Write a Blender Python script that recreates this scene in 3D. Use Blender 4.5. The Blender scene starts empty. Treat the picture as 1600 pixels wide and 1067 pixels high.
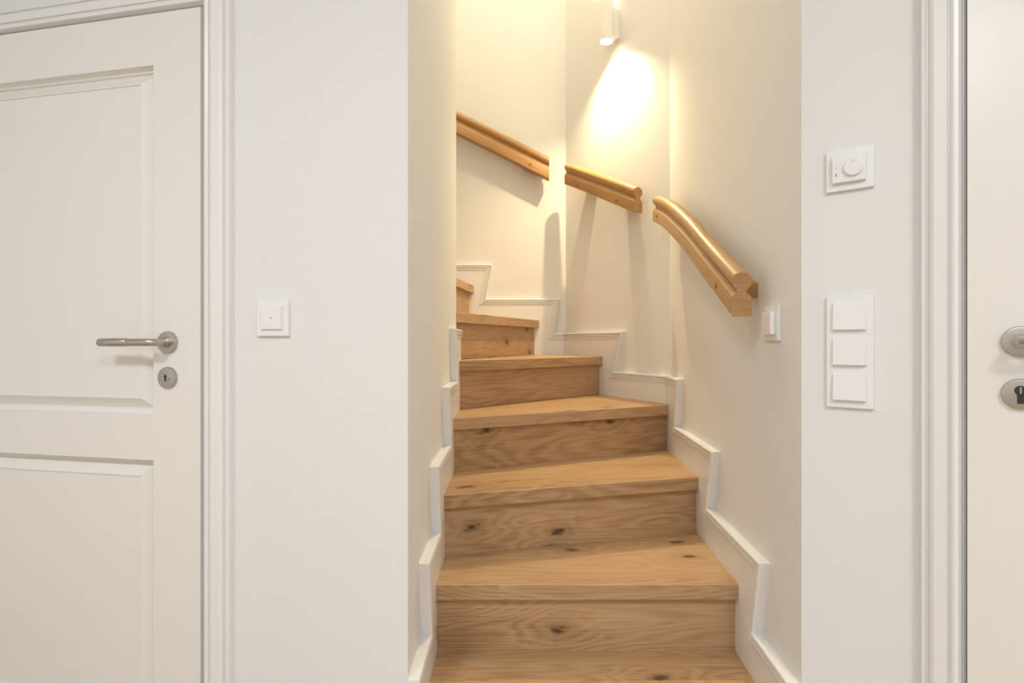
import bpy, bmesh, math, random
from mathutils import Matrix, Vector
random.seed(4)
S=bpy.context.scene
S.view_settings.view_transform='Standard'
S.view_settings.look='None'

# ------------------------------------------------------------ materials
def new_mat(name):
    m=bpy.data.materials.new(name); m.use_nodes=True
    nt=m.node_tree; b=nt.nodes['Principled BSDF']
    return m,nt,b
def paint(name,col,rough=.6,bump=.05,scale=220):
    m,nt,b=new_mat(name)
    b.inputs['Roughness'].default_value=rough
    tc=nt.nodes.new('ShaderNodeTexCoord')
    n=nt.nodes.new('ShaderNodeTexNoise'); n.inputs['Scale'].default_value=scale; n.inputs['Detail'].default_value=3
    nt.links.new(tc.outputs['Object'],n.inputs['Vector'])
    r=nt.nodes.new('ShaderNodeMix'); r.data_type='RGBA'
    r.inputs[6].default_value=(*[c*.985 for c in col],1); r.inputs[7].default_value=(*col,1)
    nt.links.new(n.outputs['Fac'],r.inputs[0]); nt.links.new(r.outputs[2],b.inputs['Base Color'])
    if bump>0:
        bp=nt.nodes.new('ShaderNodeBump'); bp.inputs['Strength'].default_value=bump; bp.inputs['Distance'].default_value=.002
        nt.links.new(n.outputs['Fac'],bp.inputs['Height']); nt.links.new(bp.outputs['Normal'],b.inputs['Normal'])
    return m
M_wall=paint('wall_paint',(.85,.85,.84),.75,.15,160)
M_ceil=paint('ceiling_paint',(.88,.88,.87),.8,.1)
M_trim=paint('white_lacquer',(.87,.865,.85),.32,0)
M_door=paint('door_lacquer',(.87,.845,.795),.30,.02,60)
M_plast=paint('white_plastic',(.90,.90,.90),.22,0)
M_dark=paint('dark_slot',(.03,.03,.03),.5,0)
M_mark=paint('grey_print',(.25,.25,.25),.5,0)
def steel():
    m,nt,b=new_mat('brushed_steel')
    b.inputs['Metallic'].default_value=1; b.inputs['Roughness'].default_value=.33
    tc=nt.nodes.new('ShaderNodeTexCoord'); mp=nt.nodes.new('ShaderNodeMapping'); mp.inputs['Scale'].default_value=(20,20,900)
    n=nt.nodes.new('ShaderNodeTexNoise'); n.inputs['Scale'].default_value=1
    nt.links.new(tc.outputs['Object'],mp.inputs[0]); nt.links.new(mp.outputs[0],n.inputs['Vector'])
    r=nt.nodes.new('ShaderNodeValToRGB'); r.color_ramp.elements[0].color=(.42,.39,.36,1); r.color_ramp.elements[1].color=(.58,.55,.51,1)
    nt.links.new(n.outputs['Fac'],r.inputs[0]); nt.links.new(r.outputs[0],b.inputs['Base Color'])
    return m
M_steel=steel()
def emit(name,col,s):
    m,nt,b=new_mat(name)
    b.inputs['Base Color'].default_value=(*col,1)
    b.inputs['Emission Color'].default_value=(*col,1); b.inputs['Emission Strength'].default_value=s
    return m
M_bulb=emit('warm_led',(1,.85,.58),14)
M_panel=emit('unseen_lamp_glow',(1,.98,.95),3)  # glow for the diffusers of the added, unseen fixtures

def oak(name,light,mid,dark,knots=True,rough=.42,con=1.0):
    m,nt,b=new_mat(name); L=nt.links; N=nt.nodes
    uv=N.new('ShaderNodeTexCoord')
    def mapping(sx,sy,src=None):
        mp=N.new('ShaderNodeMapping'); mp.inputs['Scale'].default_value=(sx,sy,1)
        L.new(src or uv.outputs['UV'],mp.inputs[0]); return mp.outputs[0]
    def noise(vec,scale=1,det=3,dist=0):
        n=N.new('ShaderNodeTexNoise'); n.inputs['Scale'].default_value=scale; n.inputs['Detail'].default_value=det
        n.inputs['Distortion'].default_value=dist; L.new(vec,n.inputs['Vector']); return n.outputs['Fac']
    def math_(op,a,bb,c=None):
        x=N.new('ShaderNodeMath'); x.operation=op
        for i,v in enumerate((a,bb)):
            if v is None: continue
            if isinstance(v,(int,float)): x.inputs[i].default_value=v
            else: L.new(v,x.inputs[i])
        return x.outputs[0]
    def ramp(f,p0,p1,c0=(0,0,0,1),c1=(1,1,1,1)):
        r=N.new('ShaderNodeValToRGB'); e=r.color_ramp.elements
        e[0].position=p0; e[1].position=p1; e[0].color=c0; e[1].color=c1
        L.new(f,r.inputs[0]); return r.outputs[0]
    field=noise(mapping(.9,6.5),1,2,.2)
    v=N.new('ShaderNodeTexVoronoi'); v.voronoi_dimensions='2D'; v.inputs['Scale'].default_value=1; v.inputs['Randomness'].default_value=1
    kn=noise(mapping(34,60),1,3)
    add=N.new('ShaderNodeVectorMath'); add.operation='ADD'
    sc=N.new('ShaderNodeVectorMath'); sc.operation='SCALE'; sc.inputs[3].default_value=.18
    cmb=N.new('ShaderNodeCombineXYZ'); L.new(kn,cmb.inputs[0]); L.new(kn,cmb.inputs[1]); L.new(cmb.outputs[0],sc.inputs[0])
    L.new(mapping(3.4,7.0),add.inputs[0]); L.new(sc.outputs[0],add.inputs[1]); L.new(add.outputs[0],v.inputs['Vector'])
    dist=v.outputs['Distance']
    sep=N.new('ShaderNodeSeparateColor'); L.new(v.outputs['Color'],sep.inputs[0])
    sel=math_('GREATER_THAN',sep.outputs[0],.62)
    bend=math_('MULTIPLY',math_('MULTIPLY',ramp(dist,0,.5,(1,1,1,1),(0,0,0,1)),sel),.13 if knots else 0)
    fld=math_('ADD',field,bend)
    rings=math_('SINE',math_('MULTIPLY',fld,120),None)
    rings=math_('MULTIPLY_ADD',rings,.5); rings.node.inputs[2].default_value=.5
    fine=noise(mapping(4,190),1,4)
    fib=noise(mapping(9,420),1,2)
    broad=noise(mapping(.9,5),1,2)
    g=math_('ADD',math_('ADD',math_('MULTIPLY',rings,.12*con),math_('MULTIPLY',fib,.20)),math_('ADD',math_('MULTIPLY',fine,.46),math_('MULTIPLY',broad,.44)))
    r=N.new('ShaderNodeValToRGB'); e=r.color_ramp.elements
    e[0].position=.42; e[0].color=(*dark,1); e[1].position=.80; e[1].color=(*light,1)
    q=e.new(.59); q.color=(*mid,1)
    L.new(g,r.inputs[0]); col=r.outputs[0]
    if knots:
        halo=math_('MULTIPLY',math_('MULTIPLY',ramp(dist,.05,.28,(1,1,1,1),(0,0,0,1)),sel),.38)
        mh=N.new('ShaderNodeMix'); mh.data_type='RGBA'; L.new(halo,mh.inputs[0]); L.new(col,mh.inputs[6]); mh.inputs[7].default_value=(.24,.12,.05,1)
        col=mh.outputs[2]
        k=math_('MULTIPLY',ramp(dist,.03,.10,(1,1,1,1),(0,0,0,1)),sel)
        mx=N.new('ShaderNodeMix'); mx.data_type='RGBA'; L.new(math_('MULTIPLY',k,.9),mx.inputs[0]); L.new(col,mx.inputs[6]); mx.inputs[7].default_value=(.065,.035,.018,1)
        col=mx.outputs[2]
    L.new(col,b.inputs['Base Color'])
    b.inputs['Roughness'].default_value=rough
    bp=N.new('ShaderNodeBump'); bp.inputs['Strength'].default_value=.12; bp.inputs['Distance'].default_value=.001
    L.new(g,bp.inputs['Height']); L.new(bp.outputs['Normal'],b.inputs['Normal'])
    return m
M_oak=oak('oak_boards',(.59,.395,.23),(.50,.31,.16),(.33,.18,.08))
M_rail=oak('oak_handrail',(.52,.315,.125),(.44,.24,.085),(.34,.165,.055),knots=False,rough=.4,con=.5)
M_floor=oak('oak_floor',(.62,.46,.30),(.54,.38,.23),(.40,.25,.13))

# ------------------------------------------------------------ helpers
def finish(bm,name,mat,parent=None,bevel=0,smooth=False,segs=2):
    bmesh.ops.remove_doubles(bm,verts=bm.verts,dist=1e-6)
    bmesh.ops.recalc_face_normals(bm,faces=bm.faces)
    me=bpy.data.meshes.new(name); bm.to_mesh(me); bm.free()
    o=bpy.data.objects.new(name,me); S.collection.objects.link(o)
    me.materials.append(mat)
    if parent: o.parent=parent
    if bevel:
        md=o.modifiers.new('bevel','BEVEL'); md.width=bevel; md.segments=segs; md.limit_method='ANGLE'; md.angle_limit=math.radians(35)
    if smooth:
        for p in me.polygons: p.use_smooth=True
        me.set_sharp_from_angle(angle=math.radians(40))
    return o
def prism_bm(bm,pts,z0,z1):
    a=[bm.verts.new((p[0],p[1],z0)) for p in pts]; b=[bm.verts.new((p[0],p[1],z1)) for p in pts]
    n=len(pts)
    bm.faces.new(a[::-1]); bm.faces.new(b)
    for i in range(n): bm.faces.new((a[i],a[(i+1)%n],b[(i+1)%n],b[i]))
def prism(name,pts,z0,z1,mat,parent=None,bevel=0):
    bm=bmesh.new(); prism_bm(bm,pts,z0,z1); return finish(bm,name,mat,parent,bevel)
def xz_bm(bm,pts,y0,y1):
    a=[bm.verts.new((p[0],y0,p[1])) for p in pts]; b=[bm.verts.new((p[0],y1,p[1])) for p in pts]
    n=len(pts)
    bm.faces.new(a[::-1]); bm.faces.new(b)
    for i in range(n): bm.faces.new((a[i],a[(i+1)%n],b[(i+1)%n],b[i]))
def box(name,x0,x1,y0,y1,z0,z1,mat,parent=None,bevel=0,segs=2):
    bm=bmesh.new(); prism_bm(bm,[(x0,y0),(x1,y0),(x1,y1),(x0,y1)],z0,z1); return finish(bm,name,mat,parent,bevel,segs=segs)
def cyl(name,c,axis,r,d,mat,parent=None,bevel=0,r2=None,seg=48):
    bm=bmesh.new(); bmesh.ops.create_cone(bm,cap_ends=True,segments=seg,radius1=r,radius2=r if r2 is None else r2,depth=d)
    rot={'z':Matrix(),'y':Matrix.Rotation(math.pi/2,4,'X'),'x':Matrix.Rotation(math.pi/2,4,'Y')}[axis]
    bmesh.ops.transform(bm,matrix=Matrix.Translation(c)@rot,verts=bm.verts)
    return finish(bm,name,mat,parent,bevel,smooth=True)
def empty(name,loc,rz=0):
    e=bpy.data.objects.new(name,None); e.empty_display_size=.1; S.collection.objects.link(e)
    e.location=loc; e.rotation_euler=(0,0,rz); return e
def tube(name,pts,radii,mat,parent,seg=24):
    cu=bpy.data.curves.new(name,'CURVE'); cu.dimensions='3D'; cu.bevel_depth=1; cu.bevel_resolution=8; cu.use_fill_caps=True
    sp=cu.splines.new('POLY'); sp.points.add(len(pts)-1)
    for i,p in enumerate(pts):
        sp.points[i].co=(*p,1); sp.points[i].radius=radii[i]
    o=bpy.data.objects.new(name+'_c',cu); S.collection.objects.link(o)
    dg=bpy.context.evaluated_depsgraph_get(); me=bpy.data.meshes.new_from_object(o.evaluated_get(dg)); bpy.data.objects.remove(o)
    ob=bpy.data.objects.new(name,me); S.collection.objects.link(ob); ob.parent=parent
    me.materials.clear(); me.materials.append(mat)
    for p in me.polygons: p.use_smooth=True
    me.set_sharp_from_angle(angle=math.radians(50))
    return ob

# ------------------------------------------------------------ plan
H=1.05; R=.195
A=Vector((-.226,1.25)); A2=Vector((-.226,2.33))
B=Vector((.616,1.226)); C1=Vector((.688,2.51)); C2=Vector((.306,3.28))
aL=math.radians(-12.2); aR=math.radians(-40)
Lend=A+2.0*Vector((-math.cos(aL),-math.sin(aL)))
Rend=B+1.55*Vector((math.cos(aR),math.sin(aR)))
TOP=4.4; HC=2.6
wl=prism('wall_left',[A,A2,(Lend.x,A2.y),(Lend.x,Lend.y)],0,TOP,M_wall)
wr=prism('wall_right',[B,Rend,(Rend.x+.2,Rend.y+.1),(Rend.x+.2,2.75),(C1.x+.12,2.75),C1],0,TOP,M_wall)
dd=(C2-C1).normalized(); nn=Vector((dd.y,-dd.x))
prism('wall_stair_diagonal',[C1,C1+nn*.15,C2+nn*.15+dd*.1,C2],0,TOP,M_wall)
prism('wall_back',[(C2.x,C2.y),(C2.x+.2,C2.y+.15),(Lend.x-.15,C2.y+.15),(Lend.x-.15,C2.y)],0,TOP,M_wall)
prism('wall_stair_end',[(Lend.x-.15,A2.y),(Lend.x,A2.y),(Lend.x,C2.y),(Lend.x-.15,C2.y)],0,TOP,M_wall)
prism('wall_hall_left',[(Lend.x-.15,-2.2),(Lend.x,-2.2),(Lend.x,Lend.y),(Lend.x-.15,Lend.y)],0,HC,M_wall)
prism('wall_hall_right',[(Rend.x,-2.2),(Rend.x+.15,-2.2),(Rend.x+.15,Rend.y),(Rend.x,Rend.y)],0,HC,M_wall)
prism('wall_hall_back',[(Lend.x-.15,-2.35),(Rend.x+.15,-2.35),(Rend.x+.15,-2.2),(Lend.x-.15,-2.2)],0,HC,M_wall)
prism('wall_above_opening',[(A.x,A.y-.1),(B.x,B.y-.1),(B.x,B.y),(A.x,A.y)],HC,TOP,M_wall)
prism('ceiling',[Rend,B,A,Lend,(Lend.x,-2.2),(Rend.x,-2.2)],HC,HC+.1,M_ceil)
prism('ceiling_stairwell',[(Lend.x-.15,A.y-.1),(Rend.x+.2,A.y-.1),(Rend.x+.2,C2.y+.15),(Lend.x-.15,C2.y+.15)],TOP,TOP+.1,M_ceil)
fl=prism('floor',[(Lend.x-.2,-2.4),(Rend.x+.25,-2.4),(Rend.x+.25,3.5),(Lend.x-.2,3.5)],-.1,0,M_floor)
uvl=fl.data.uv_layers.new(name='UVMap')
for l in fl.data.loops:
    co=fl.data.vertices[l.vertex_index].co; uvl.data[l.index].uv=(co.x,co.y)

# ------------------------------------------------------------ staircase
stairs=empty('staircase',(0,0,0))
XL=-.2085
def xr(z): return B.x+(z-B.y)*(C1.x-B.x)/(C1.y-B.y)-.0180
Ln={1:(XL,1.365),2:(XL,1.563),3:(XL,1.744),4:(XL,2.025),5:(XL,2.25),6:(-.225,2.352),7:(-.345,2.352),8:(-.56,2.352),9:(-.80,2.352),10:(-1.04,2.352)}
Rn={1:(xr(1.365),1.365),2:(xr(1.567),1.567),3:(xr(1.974),1.974),4:(xr(2.45),2.45),5:(.4635,2.932),6:(.155,3.2625),7:(-.215,3.2625),8:(-.60,3.2625),9:(-.85,3.2625),10:(-1.09,3.2625)}
corner={4:[(.669,2.512)],5:[(.295,3.2625)]}
TH=.043
def uvbox(o,ax,off):
    me=o.data; uv=me.uv_layers.new(name='UVMap'); a=Vector((ax[0],ax[1],0)).normalized(); p=Vector((-a.y,a.x,0))
    for pl in me.polygons:
        n=pl.normal
        for li in pl.loop_indices:
            co=me.vertices[me.loops[li].vertex_index].co
            if abs(n.z)>.7: t=(co.dot(a),co.dot(p))
            elif abs(n.dot(p))>.5: t=(co.dot(a),co.z+.37)
            else: t=(co.dot(p),co.z)
            uv.data[li].uv=(t[0]+off[0],t[1]+off[1])
def toright(q,ax):
    for _ in range(6):
        s=(xr(q.y)-q.x)/ax.x; q=q+ax*s
    return q
for k in range(1,10):
    l=Vector(Ln[k]); r=Vector(Rn[k]); l2=Vector(Ln[k+1]); r2=Vector(Rn[k+1])
    ax=(r-l).normalized(); ax2=(r2-l2).normalized(); p2=Vector((-ax2.y,ax2.x))
    if k<4: poly=[l,r,toright(r2+p2*.030,ax2),Vector((XL,l2.y+.030))]
    if k==4: poly=[l,r,Vector(corner[4][0]),r2+Vector((.0,.03)),l2+Vector((0,.030))]
    if k==5: poly=[l,r,Vector(corner[5][0]),r2+Vector((-.03,0)),Vector((-.235,2.352)),Vector((XL,2.336))]
    if k>5: poly=[l,r,r2+Vector((-.03,0)),l2+Vector((-.03,0))]
    t=prism(f'tread_{k}',poly,k*R-TH,k*R,M_oak,stairs,bevel=.0025)
    uvbox(t,ax,(k*3.37,k*1.73))
for k in range(1,10):
    l=Vector(Ln[k]); r=Vector(Rn[k]); ax=(r-l).normalized(); p=Vector((-ax.y,ax.x))
    b0=.026
    q=[l+p*b0,r+p*b0,r+p*(b0+.018),l+p*(b0+.018)]
    if k<=5:
        for i in (0,3):
            s=(XL-q[i].x)/ax.x; q[i]=q[i]+ax*s
    if k<=4:
        for i in (1,2): q[i]=toright(q[i],ax)
    if k==5:
        for i in (1,2): q[i]=q[i]+ax*.010
    t=prism(f'riser_{k}',q,(k-1)*R,k*R-TH,M_oak,stairs)
    uvbox(t,ax,(k*5.11+.4,k*2.91+.2))

# ------------------------------------------------------------ stepped strings with moulded cap
def offset_path(pts,w,sgn):
    out=[]
    n=len(pts)
    segs=[]
    for i in range(n-1):
        d=(Vector(pts[i+1])-Vector(pts[i])).normalized(); segs.append((d,Vector((-d.y,d.x))*sgn))
    for i in range(n):
        if i==0: out.append(Vector(pts[0])+segs[0][1]*w)
        elif i==n-1: out.append(Vector(pts[-1])+segs[-1][1]*w)
        else:
            n1=segs[i-1][1]; n2=segs[i][1]; m=(n1+n2).normalized(); out.append(Vector(pts[i])+m*(w/m.dot(n1)))
    return out
def skirt(name,loc,rz,pts,sgn,drop=.36):
    e=empty(name,(loc[0],loc[1],0),rz)
    bm=bmesh.new()
    low=[(p[0],max(p[1]-drop,.0)) for p in pts][::-1]
    inner=offset_path(pts,.004,sgn)
    xz_bm(bm,[tuple(v) for v in inner]+low,0,-.0195)
    finish(bm,'board',M_trim,e)
    bm=bmesh.new()
    prof=[(0,0),(0,-.022),(.002,-.0255),(.008,-.0265),(.0088,-.0200),(.0125,-.0200),(.0133,-.0260),(.0185,-.0260),(.0193,-.0205),(.022,-.0205),(.027,-.0235),(.032,-.0225),(.035,-.019),(.035,0)]
    rows=[]
    for w,y in prof:
        rows.append([bm.verts.new((v.x,y,v.y)) for v in offset_path(pts,w,sgn)])
    for a in range(len(rows)):
        b=(a+1)%len(rows)
        for i in range(len(pts)-1): bm.faces.new((rows[a][i],rows[a][i+1],rows[b][i+1],rows[b][i]))
    bm.faces.new([r_[0] for r_ in rows]); bm.faces.new([r_[-1] for r_ in rows][::-1])
    finish(bm,'moulded_cap',M_trim,e)
    return e
h={k:k*R+.122 for k in range(1,12)}
angS=math.atan2(-(C1-B).y,-(C1-B).x)
lenS=(C1-B).length; lenD=(C2-C1).length
skirt('baseboard_stair_right',B,angS,[(-.0,h[1]),(-.22,h[1]),(-.169,h[2]),(-.633,h[2]),(-.564,h[3]),(-1.086,h[3]),(-1.031,h[4]),(-lenS,h[4])],1)
angD=math.atan2(-dd.y,-dd.x)
skirt('baseboard_stair_diagonal',C1,angD,[(0,h[4]),(-.376,h[4]),(-.311,h[5]),(-lenD,h[5])],1)
x0=C2.x
skirt('baseboard_back',C2,0,[(0,h[5]),(.243-x0,h[5]),(.272-x0,h[6]),(-.145-x0,h[6]),(-.109-x0,h[7]),(-.60-x0,h[7]),(-.56-x0,h[8]),(-.86-x0,h[8]),(-.82-x0,h[9]),(-1.2-x0,h[9])],1)
bl=skirt('baseboard_stair_left',A,math.radians(90),[(0.001,h[1]),(.193,h[1]),(.143,h[2]),(.374,h[2]),(.324,h[3]),(.655,h[3]),(.605,h[4]),(.88,h[4]),(.83,h[5]),(1.08,h[5])],-1,drop=.44)
box('end_block',-.004,.0015,-.0265,.0,0.0,h[1]+.0004,M_trim,bl)

# ------------------------------------------------------------ handrails
RP=[(.045,.004),(.049,0),(.089,0),(.093,.004),(.093,.048),(.090,.053),(.083,.057),(.080,.063),(.081,.069),(.087,.075),(.092,.083),(.0935,.092),(.091,.101),(.084,.109),(.074,.1135),(.064,.1135),(.054,.109),(.047,.101),(.0445,.092),(.046,.083),(.051,.075),(.057,.069),(.058,.063),(.055,.057),(.048,.053),(.045,.048)]
M_plug=paint('plug_wood',(.33,.15,.045),.4,0)
def handrail(loc,rz,path,hh,plugs,slope):
    e=empty('handrail',(loc[0],loc[1],0),rz)
    sc=hh/.1135
    def cr(i,t):
        p0=path[max(i-1,0)];p1=path[i];p2=path[i+1];p3=path[min(i+2,len(path)-1)]
        f=lambda a,b,c,d:.5*((2*b)+(-a+c)*t+(2*a-5*b+4*c-d)*t*t+(-a+3*b-3*c+d)*t**3)
        return (f(p0[0],p1[0],p2[0],p3[0]),f(p0[1],p1[1],p2[1],p3[1]))
    pts=[cr(i,j/6) for i in range(len(path)-1) for j in range(6)]+[path[-1]]
    prof=[(a,b*sc) for a,b in RP]
    bm=bmesh.new(); uvl=bm.loops.layers.uv.new('UVMap')
    rows=[[bm.verts.new((px,-o,pz+q)) for (o,q) in prof] for (px,pz) in pts]
    acc=[0]
    for i in range(1,len(pts)): acc.append(acc[-1]+math.dist(pts[i],pts[i-1]))
    pa=[0]
    for i in range(1,len(prof)+1): pa.append(pa[-1]+math.dist(prof[i%len(prof)],prof[i-1]))
    n=len(prof); off=random.random()*7
    for i in range(len(pts)-1):
        for j in range(n):
            f=bm.faces.new((rows[i][j],rows[i+1][j],rows[i+1][(j+1)%n],rows[i][(j+1)%n]))
            for lp,u in zip(f.loops,((acc[i],pa[j]),(acc[i+1],pa[j]),(acc[i+1],pa[j+1]),(acc[i],pa[j+1]))): lp[uvl].uv=(u[0]+off,u[1]+off)
    for row in (rows[0],rows[-1][::-1]):
        f=bm.faces.new(row)
        for lp in f.loops: lp[uvl].uv=(lp.vert.co.y*1.5+off,lp.vert.co.z)
    bmesh.ops.recalc_face_normals(bm,faces=bm.faces)
    me=bpy.data.meshes.new('moulded_rail'); bm.to_mesh(me); bm.free(); me.materials.append(M_rail)
    for p in me.polygons: p.use_smooth=True
    me.set_sharp_from_angle(angle=math.radians(38))
    o=bpy.data.objects.new('moulded_rail',me); S.collection.objects.link(o); o.parent=e
    for (px,pz) in plugs:
        cyl('plug',(px,-.0935,pz),'y',.0075,.004,M_plug,e,bevel=.001,seg=24)
        w=.042
        s=-slope
        q=[(px-w,pz-s*w-.018),(px+w,pz+s*w-.018),(px+w,pz+s*w+.022),(px-w,pz-s*w+.022)]
        bm=bmesh.new(); xz_bm(bm,q,0.0,-.047)
        uvx=bm.loops.layers.uv.new('UVMap')
        for f in bm.faces:
            for lp in f.loops: lp[uvx].uv=(lp.vert.co.x,lp.vert.co.z+lp.vert.co.y)
        finish(bm,'spacer_block',M_rail,e,bevel=.002)
    return e
handrail(B,angS,[(-1.185,1.553),(-.974,1.484),(-.674,1.358),(-.424,1.235),(-.165,1.11)],.108,[(-1.097,1.556),(-.293,1.198)],.47)
handrail(C1,angD,[(-.722,1.900),(-.55,1.824),(-.30,1.708),(-.130,1.628)],.118,[(-.588,1.862),(-.26,1.712)],.46)
handrail(C2,0,[(-1.0,2.397),(-.7,2.246),(-.40,2.098),(-.1004,1.947)],.128,[(-.205,2.030),(-.80,2.325)],.50)

# ------------------------------------------------------------ sconce
sc_c=C1+dd*.370-nn*.07
sconce=empty('wall_sconce',(sc_c.x,sc_c.y,2.608),angD)
def lathe(bm,rings,seg=64):
    rows=[]
    for r_,z_ in rings:
        rows.append([bm.verts.new((r_*math.cos(2*math.pi*i/seg),r_*math.sin(2*math.pi*i/seg),z_)) for i in range(seg)])
    for a in range(len(rows)-1):
        for i in range(seg): bm.faces.new((rows[a][i],rows[a][(i+1)%seg],rows[a+1][(i+1)%seg],rows[a+1][i]))
bm=bmesh.new()
lathe(bm,[(.030,-.080),(.0305,-.095),(.034,-.095),(.034,.095),(.0305,.095),(.030,.080)])
finish(bm,'cylinder_body',M_plast,sconce,smooth=True)
cyl('lamp_lower',(0,0,-.088),'z',.0299,.004,M_bulb,sconce)
cyl('lamp_upper',(0,0,.088),'z',.0299,.004,M_bulb,sconce)
box('wall_mount',-.016,.016,.030,.070,-.07,.07,M_plast,sconce,bevel=.002)
def spot(name,parent,loc,rot,en,col,ang,blend,rad):
    l=bpy.data.lights.new(name,'SPOT'); l.energy=en; l.color=col; l.spot_size=math.radians(ang); l.spot_blend=blend; l.shadow_soft_size=rad
    o=bpy.data.objects.new(name,l); S.collection.objects.link(o); o.parent=parent; o.location=loc; o.rotation_euler=rot; return o
WARM=(1,.79,.45)
spot('down_beam',sconce,(0,0,-.098),(0,0,0),66,WARM,124,1,.012)
spot('up_beam',sconce,(0,0,.098),(math.pi,0,0),40,WARM,130,1,.018)

# ------------------------------------------------------------ doors
def rect_rings(name,x0,x1,z0,z1,prof,mat,parent):
    bm=bmesh.new(); rows=[]
    for ins,y in prof:
        rows.append([bm.verts.new(c) for c in ((x0+ins,y,z0+ins),(x1-ins,y,z0+ins),(x1-ins,y,z1-ins),(x0+ins,y,z1-ins))])
    for a in range(len(rows)-1):
        for i in range(4): bm.faces.new((rows[a][i],rows[a][(i+1)%4],rows[a+1][(i+1)%4],rows[a+1][i]))
    bm.faces.new(rows[-1])
    return finish(bm,name,mat,parent)
def casing(name,x0,x1,zt,prof,mat,parent):
    bm=bmesh.new(); rows=[]
    for o,y in prof:
        rows.append([bm.verts.new(c) for c in ((x0-o,y,0),(x0-o,y,zt+o),(x1+o,y,zt+o),(x1+o,y,0))])
    n=len(rows)
    for a in range(n):
        b=(a+1)%n
        for i in range(3): bm.faces.new((rows[a][i],rows[a][i+1],rows[b][i+1],rows[b][i]))
    bm.faces.new([r_[0] for r_ in rows]); bm.faces.new([r_[-1] for r_ in rows][::-1])
    return finish(bm,name,mat,parent)
CP=[(0,0),(0,-.012),(.004,-.016),(.008,-.016),(.008,-.024),(.014,-.034),(.022,-.036),(.028,-.034),(.030,-.028),(.034,-.028),(.036,-.032),(.062,-.030),(.070,-.026),(.074,-.018),(.078,-.018),(.080,-.022),(.087,-.021),(.0894,-.016),(.0894,0)]
PP=[(0,-.030),(.001,-.020),(.004,-.016),(.009,-.0145),(.0115,-.008),(.014,-.008),(.038,-.026),(.0405,-.026),(.0412,-.0235)]
def door(name,loc,rz,x0,x1,zt,cprof,holes):
    e=empty(name,(loc[0],loc[1],0),rz)
    zb=.008
    px0,px1=holes[0][0],holes[0][1]
    bm=bmesh.new()
    def b(x0_,x1_,z0_,z1_): prism_bm(bm,[(x0_,-.030),(x1_,-.030),(x1_,-.001),(x0_,-.001)],z0_,z1_)
    b(x0+.002,px0,zb,zt-.002); b(px1,x1-.002,zb,zt-.002)
    zs=sorted([(hh[2],hh[3]) for hh in holes]); cur=zb
    for a,c in zs: b(px0,px1,cur,a); cur=c
    b(px0,px1,cur,zt-.002)
    bmesh.ops.recalc_face_normals(bm,faces=bm.faces)
    me=bpy.data.meshes.new('leaf_frame'); bm.to_mesh(me); bm.free(); me.materials.append(M_door)
    o=bpy.data.objects.new('leaf_frame',me); S.collection.objects.link(o); o.parent=e
    for i,hh in enumerate(holes): rect_rings(f'panel_{i+1}',hh[0],hh[1],hh[2],hh[3],PP,M_door,e)
    casing('casing',x0,x1,zt,cprof,M_trim,e)
    return e
def rosette(e,x,z,r=.026,base=.030,name='rosette'):
    bm=bmesh.new()
    lathe(bm,[(r,0),(r,.005),(r-.0015,.0075),(r-.005,.0082),(0.0005,.0084)],48)
    bmesh.ops.transform(bm,matrix=Matrix.Translation((x,-base,z))@Matrix.Rotation(math.pi/2,4,'X'),verts=bm.verts)
    return finish(bm,name,M_steel,e,smooth=True)
def lever(e,x,z,sx,base=.030,L=.137):
    rosette(e,x,z)
    y0=-base-.006; y1=-base-.050
    pts=[(x,y0,z),(x,y1+.014,z)]
    for i in range(1,7):
        a=i/6*math.pi/2; pts.append((x+sx*.014*(1-math.cos(a)),y1+.014-.014*math.sin(a),z))
    pts.append((x+sx*(L*.45),y1,z))
    tube('lever_neck',pts,[.0085]*len(pts),M_steel,e)
    cyl('lever_collar',(x,y0-.004,z),'y',.0125,.010,M_steel,e,bevel=.001)
    tube('lever_grip',[(x+sx*L*.45,y1,z),(x+sx*(L*.46),y1,z),(x+sx*(L-.003),y1,z),(x+sx*L,y1,z)],[.008,.0095,.0095,.008],M_steel,e)
d1=door('door_1',A,aL,-1.378,-.494,1.822,[(o*.066/.0894,y) for o,y in CP],[(-1.245,-.6235,.877,1.699),(-1.245,-.6235,.15,.771)])
hx=-.582
lever(d1,hx,1.048,-1,L=.141)
rosette(d1,hx,.966,r=.025,name='key_rosette')
cyl('keyhole_ring',(hx,-.0388,.966),'y',.0105,.002,M_steel,d1,bevel=.0006)
cyl('keyhole_round',(hx,-.0398,.9695),'y',.0035,.0012,M_dark,d1,seg=24)
box('keyhole_slot',hx-.0022,hx+.0022,-.0404,-.0388,.958,.9695,M_dark,d1)
CP2=[(o*.067/.0894,y) for o,y in CP]
d2=door('door_2',B,aR,.276,1.10,1.822,CP2,[(.42,.965,.873,1.70),(.42,.965,.15,.765)])
lever(d2,.349,1.05,1)
rosette(d2,.349,.961,name='cylinder_rosette')
cyl('lock_cylinder_round',(.349,-.0395,.967),'y',.0082,.006,M_dark,d2,bevel=.0006,seg=32)
box('lock_cylinder_tail',.3445,.3535,-.0425,-.0365,.945,.964,M_dark,d2,bevel=.001)
box('lock_key_slot',.3478,.3502,-.0431,-.0424,.962,.973,M_steel,d2)

# hall baseboards
def hall_base(name,loc,rz,x0,x1):
    e=empty(name,(loc[0],loc[1],0),rz)
    box('board',x0,x1,-.016,0,0,.10,M_trim,e,bevel=.002); box('cap',x0,x1,-.020,0,.10,.122,M_trim,e,bevel=.004)
hall_base('baseboard_left',A,aL,-.427,-.0); hall_base('baseboard_left_far',A,aL,-1.99,-1.47)
hall_base('baseboard_right',B,aR,.0,.208); hall_base('baseboard_right_far',B,aR,1.17,1.53)

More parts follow.
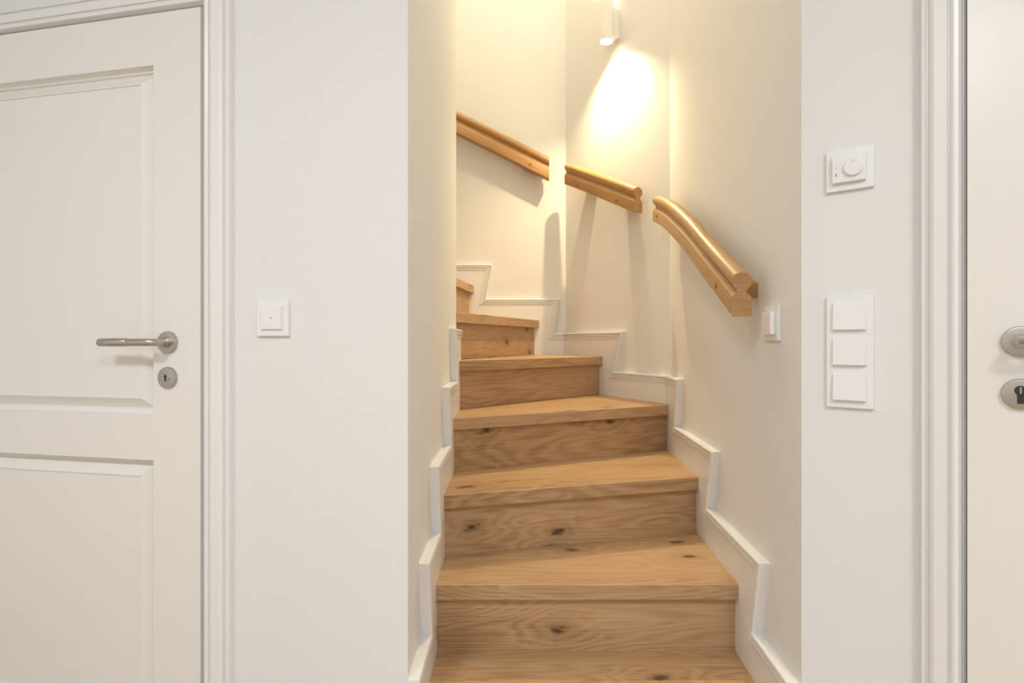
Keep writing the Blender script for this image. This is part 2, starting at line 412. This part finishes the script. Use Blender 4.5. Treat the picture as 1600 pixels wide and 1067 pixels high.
# ------------------------------------------------------------ switches
def frame_plate(e,w,hh,t=.009):
    box('frame',-w/2,w/2,-t,0,-hh/2,hh/2,M_plast,e,bevel=.0012)
def switch(loc,rz,x,z,name='light_switch'):
    base=Vector((loc[0],loc[1]))+Vector((math.cos(rz),math.sin(rz)))*x
    return empty(name,(base.x,base.y,z),rz)
sA=switch(A,aL,-.325,1.103)
frame_plate(sA,.081,.081)
box('rocker_surround',-.0275,.0275,-.0115,-.009,-.0275,.0275,M_plast,sA,bevel=.0008)
box('rocker',-.0255,.0255,-.0145,-.0115,-.0255,.0255,M_plast,sA,bevel=.0012)
cyl('indicator',(0,-.0146,0),'y',.0016,.0008,M_mark,sA,seg=16)
sB=switch(B,angS,-.144,1.093)
frame_plate(sB,.081,.081)
box('rocker',-.0265,.0265,-.020,-.009,-.0265,.0265,M_plast,sB,bevel=.0015)
sC=switch(B,aR,.091,1.029,)
frame_plate(sC,.083,.226)
for i,zc in enumerate((.071,0,-.071)):
    box(f'rocker_{i+1}',-.031,.031,-.0105,-.009,zc-.0285,zc+.0285,M_plast,sC,bevel=.0005)
    bm=bmesh.new()
    a=.029; az=.0265
    vs=[(-a,-.0105,zc-az),(a,-.0105,zc-az),(a,-.0105,zc+az),(-a,-.0105,zc+az),(-a,-.0185,zc-az),(a,-.0185,zc-az),(a,-.0145,zc+az),(-a,-.0145,zc+az)]
    v=[bm.verts.new(c) for c in vs]
    for f in ((0,1,2,3),(4,5,6,7),(0,1,5,4),(1,2,6,5),(2,3,7,6),(3,0,4,7)): bm.faces.new([v[j] for j in f])
    finish(bm,f'rocker_cap_{i+1}',M_plast,sC,bevel=.0012)
th=switch(B,aR,.091,1.398,name='thermostat')
frame_plate(th,.084,.084)
box('cover',-.0295,.0295,-.019,-.009,-.0275,.0275,M_plast,th,bevel=.0015)
cyl('dial_base',(.009,-.0195,-.001),'y',.0185,.002,M_plast,th,bevel=.0005)
cyl('dial',(.009,-.0225,-.001),'y',.0165,.006,M_plast,th,bevel=.0012)
box('dial_pointer',.0086,.0094,-.0258,-.0252,.009,.0135,M_mark,th)
for i in range(11):
    a=math.radians(225-27*i)
    cyl('tick',(.009+.0208*math.cos(a),-.0191,-.001+.0208*math.sin(a)),'y',.0005,.0006,M_mark,th,seg=8)
cyl('led',(-.022,-.0191,.004),'y',.0009,.0006,M_mark,th,seg=12)
box('slider',-.0230,-.0212,-.0200,-.019,-.014,-.009,M_mark,th)

# ------------------------------------------------------------ unseen lamps added to light hall and stairwell
def unseen_lamp(loc,size,en,col,z):  # out-of-view fixture plus area light, added for illumination
    e=empty('unseen_lamp',(loc[0],loc[1],z))
    cyl('housing',(0,0,-.02),'z',size/2,.04,M_plast,e,bevel=.004)
    cyl('diffuser',(0,0,-.042),'z',size/2-.02,.006,M_panel,e)
    l=bpy.data.lights.new('lamp','AREA'); l.shape='DISK'; l.size=size; l.energy=en; l.color=col
    o=bpy.data.objects.new('lamp',l); S.collection.objects.link(o); o.parent=e; o.location=(0,0,-.05)
unseen_lamp((-.9,-.7),.5,28,(.915,.96,1),HC)  # hall pair is made up, added overhead to brighten the walls
unseen_lamp((.7,-1.0),.5,28,(.915,.96,1),HC)
unseen_lamp((-.55,2.8),.35,12,(1,.82,.52),TOP)
unseen_lamp((.2,2.0),.35,14,(1,.87,.62),TOP)  # added fill above the stairwell, no visible source

w=bpy.data.worlds.new('world'); S.world=w; w.use_nodes=True
w.node_tree.nodes['Background'].inputs[0].default_value=(1,1,1,1); w.node_tree.nodes['Background'].inputs[1].default_value=.3

cam=bpy.data.cameras.new('camera'); co=bpy.data.objects.new('camera',cam); S.collection.objects.link(co)
co.location=(0,0,H); co.rotation_euler=(math.pi/2,0,0)
cam.sensor_width=36; cam.lens=36*900/1600; cam.clip_start=.02
S.camera=co
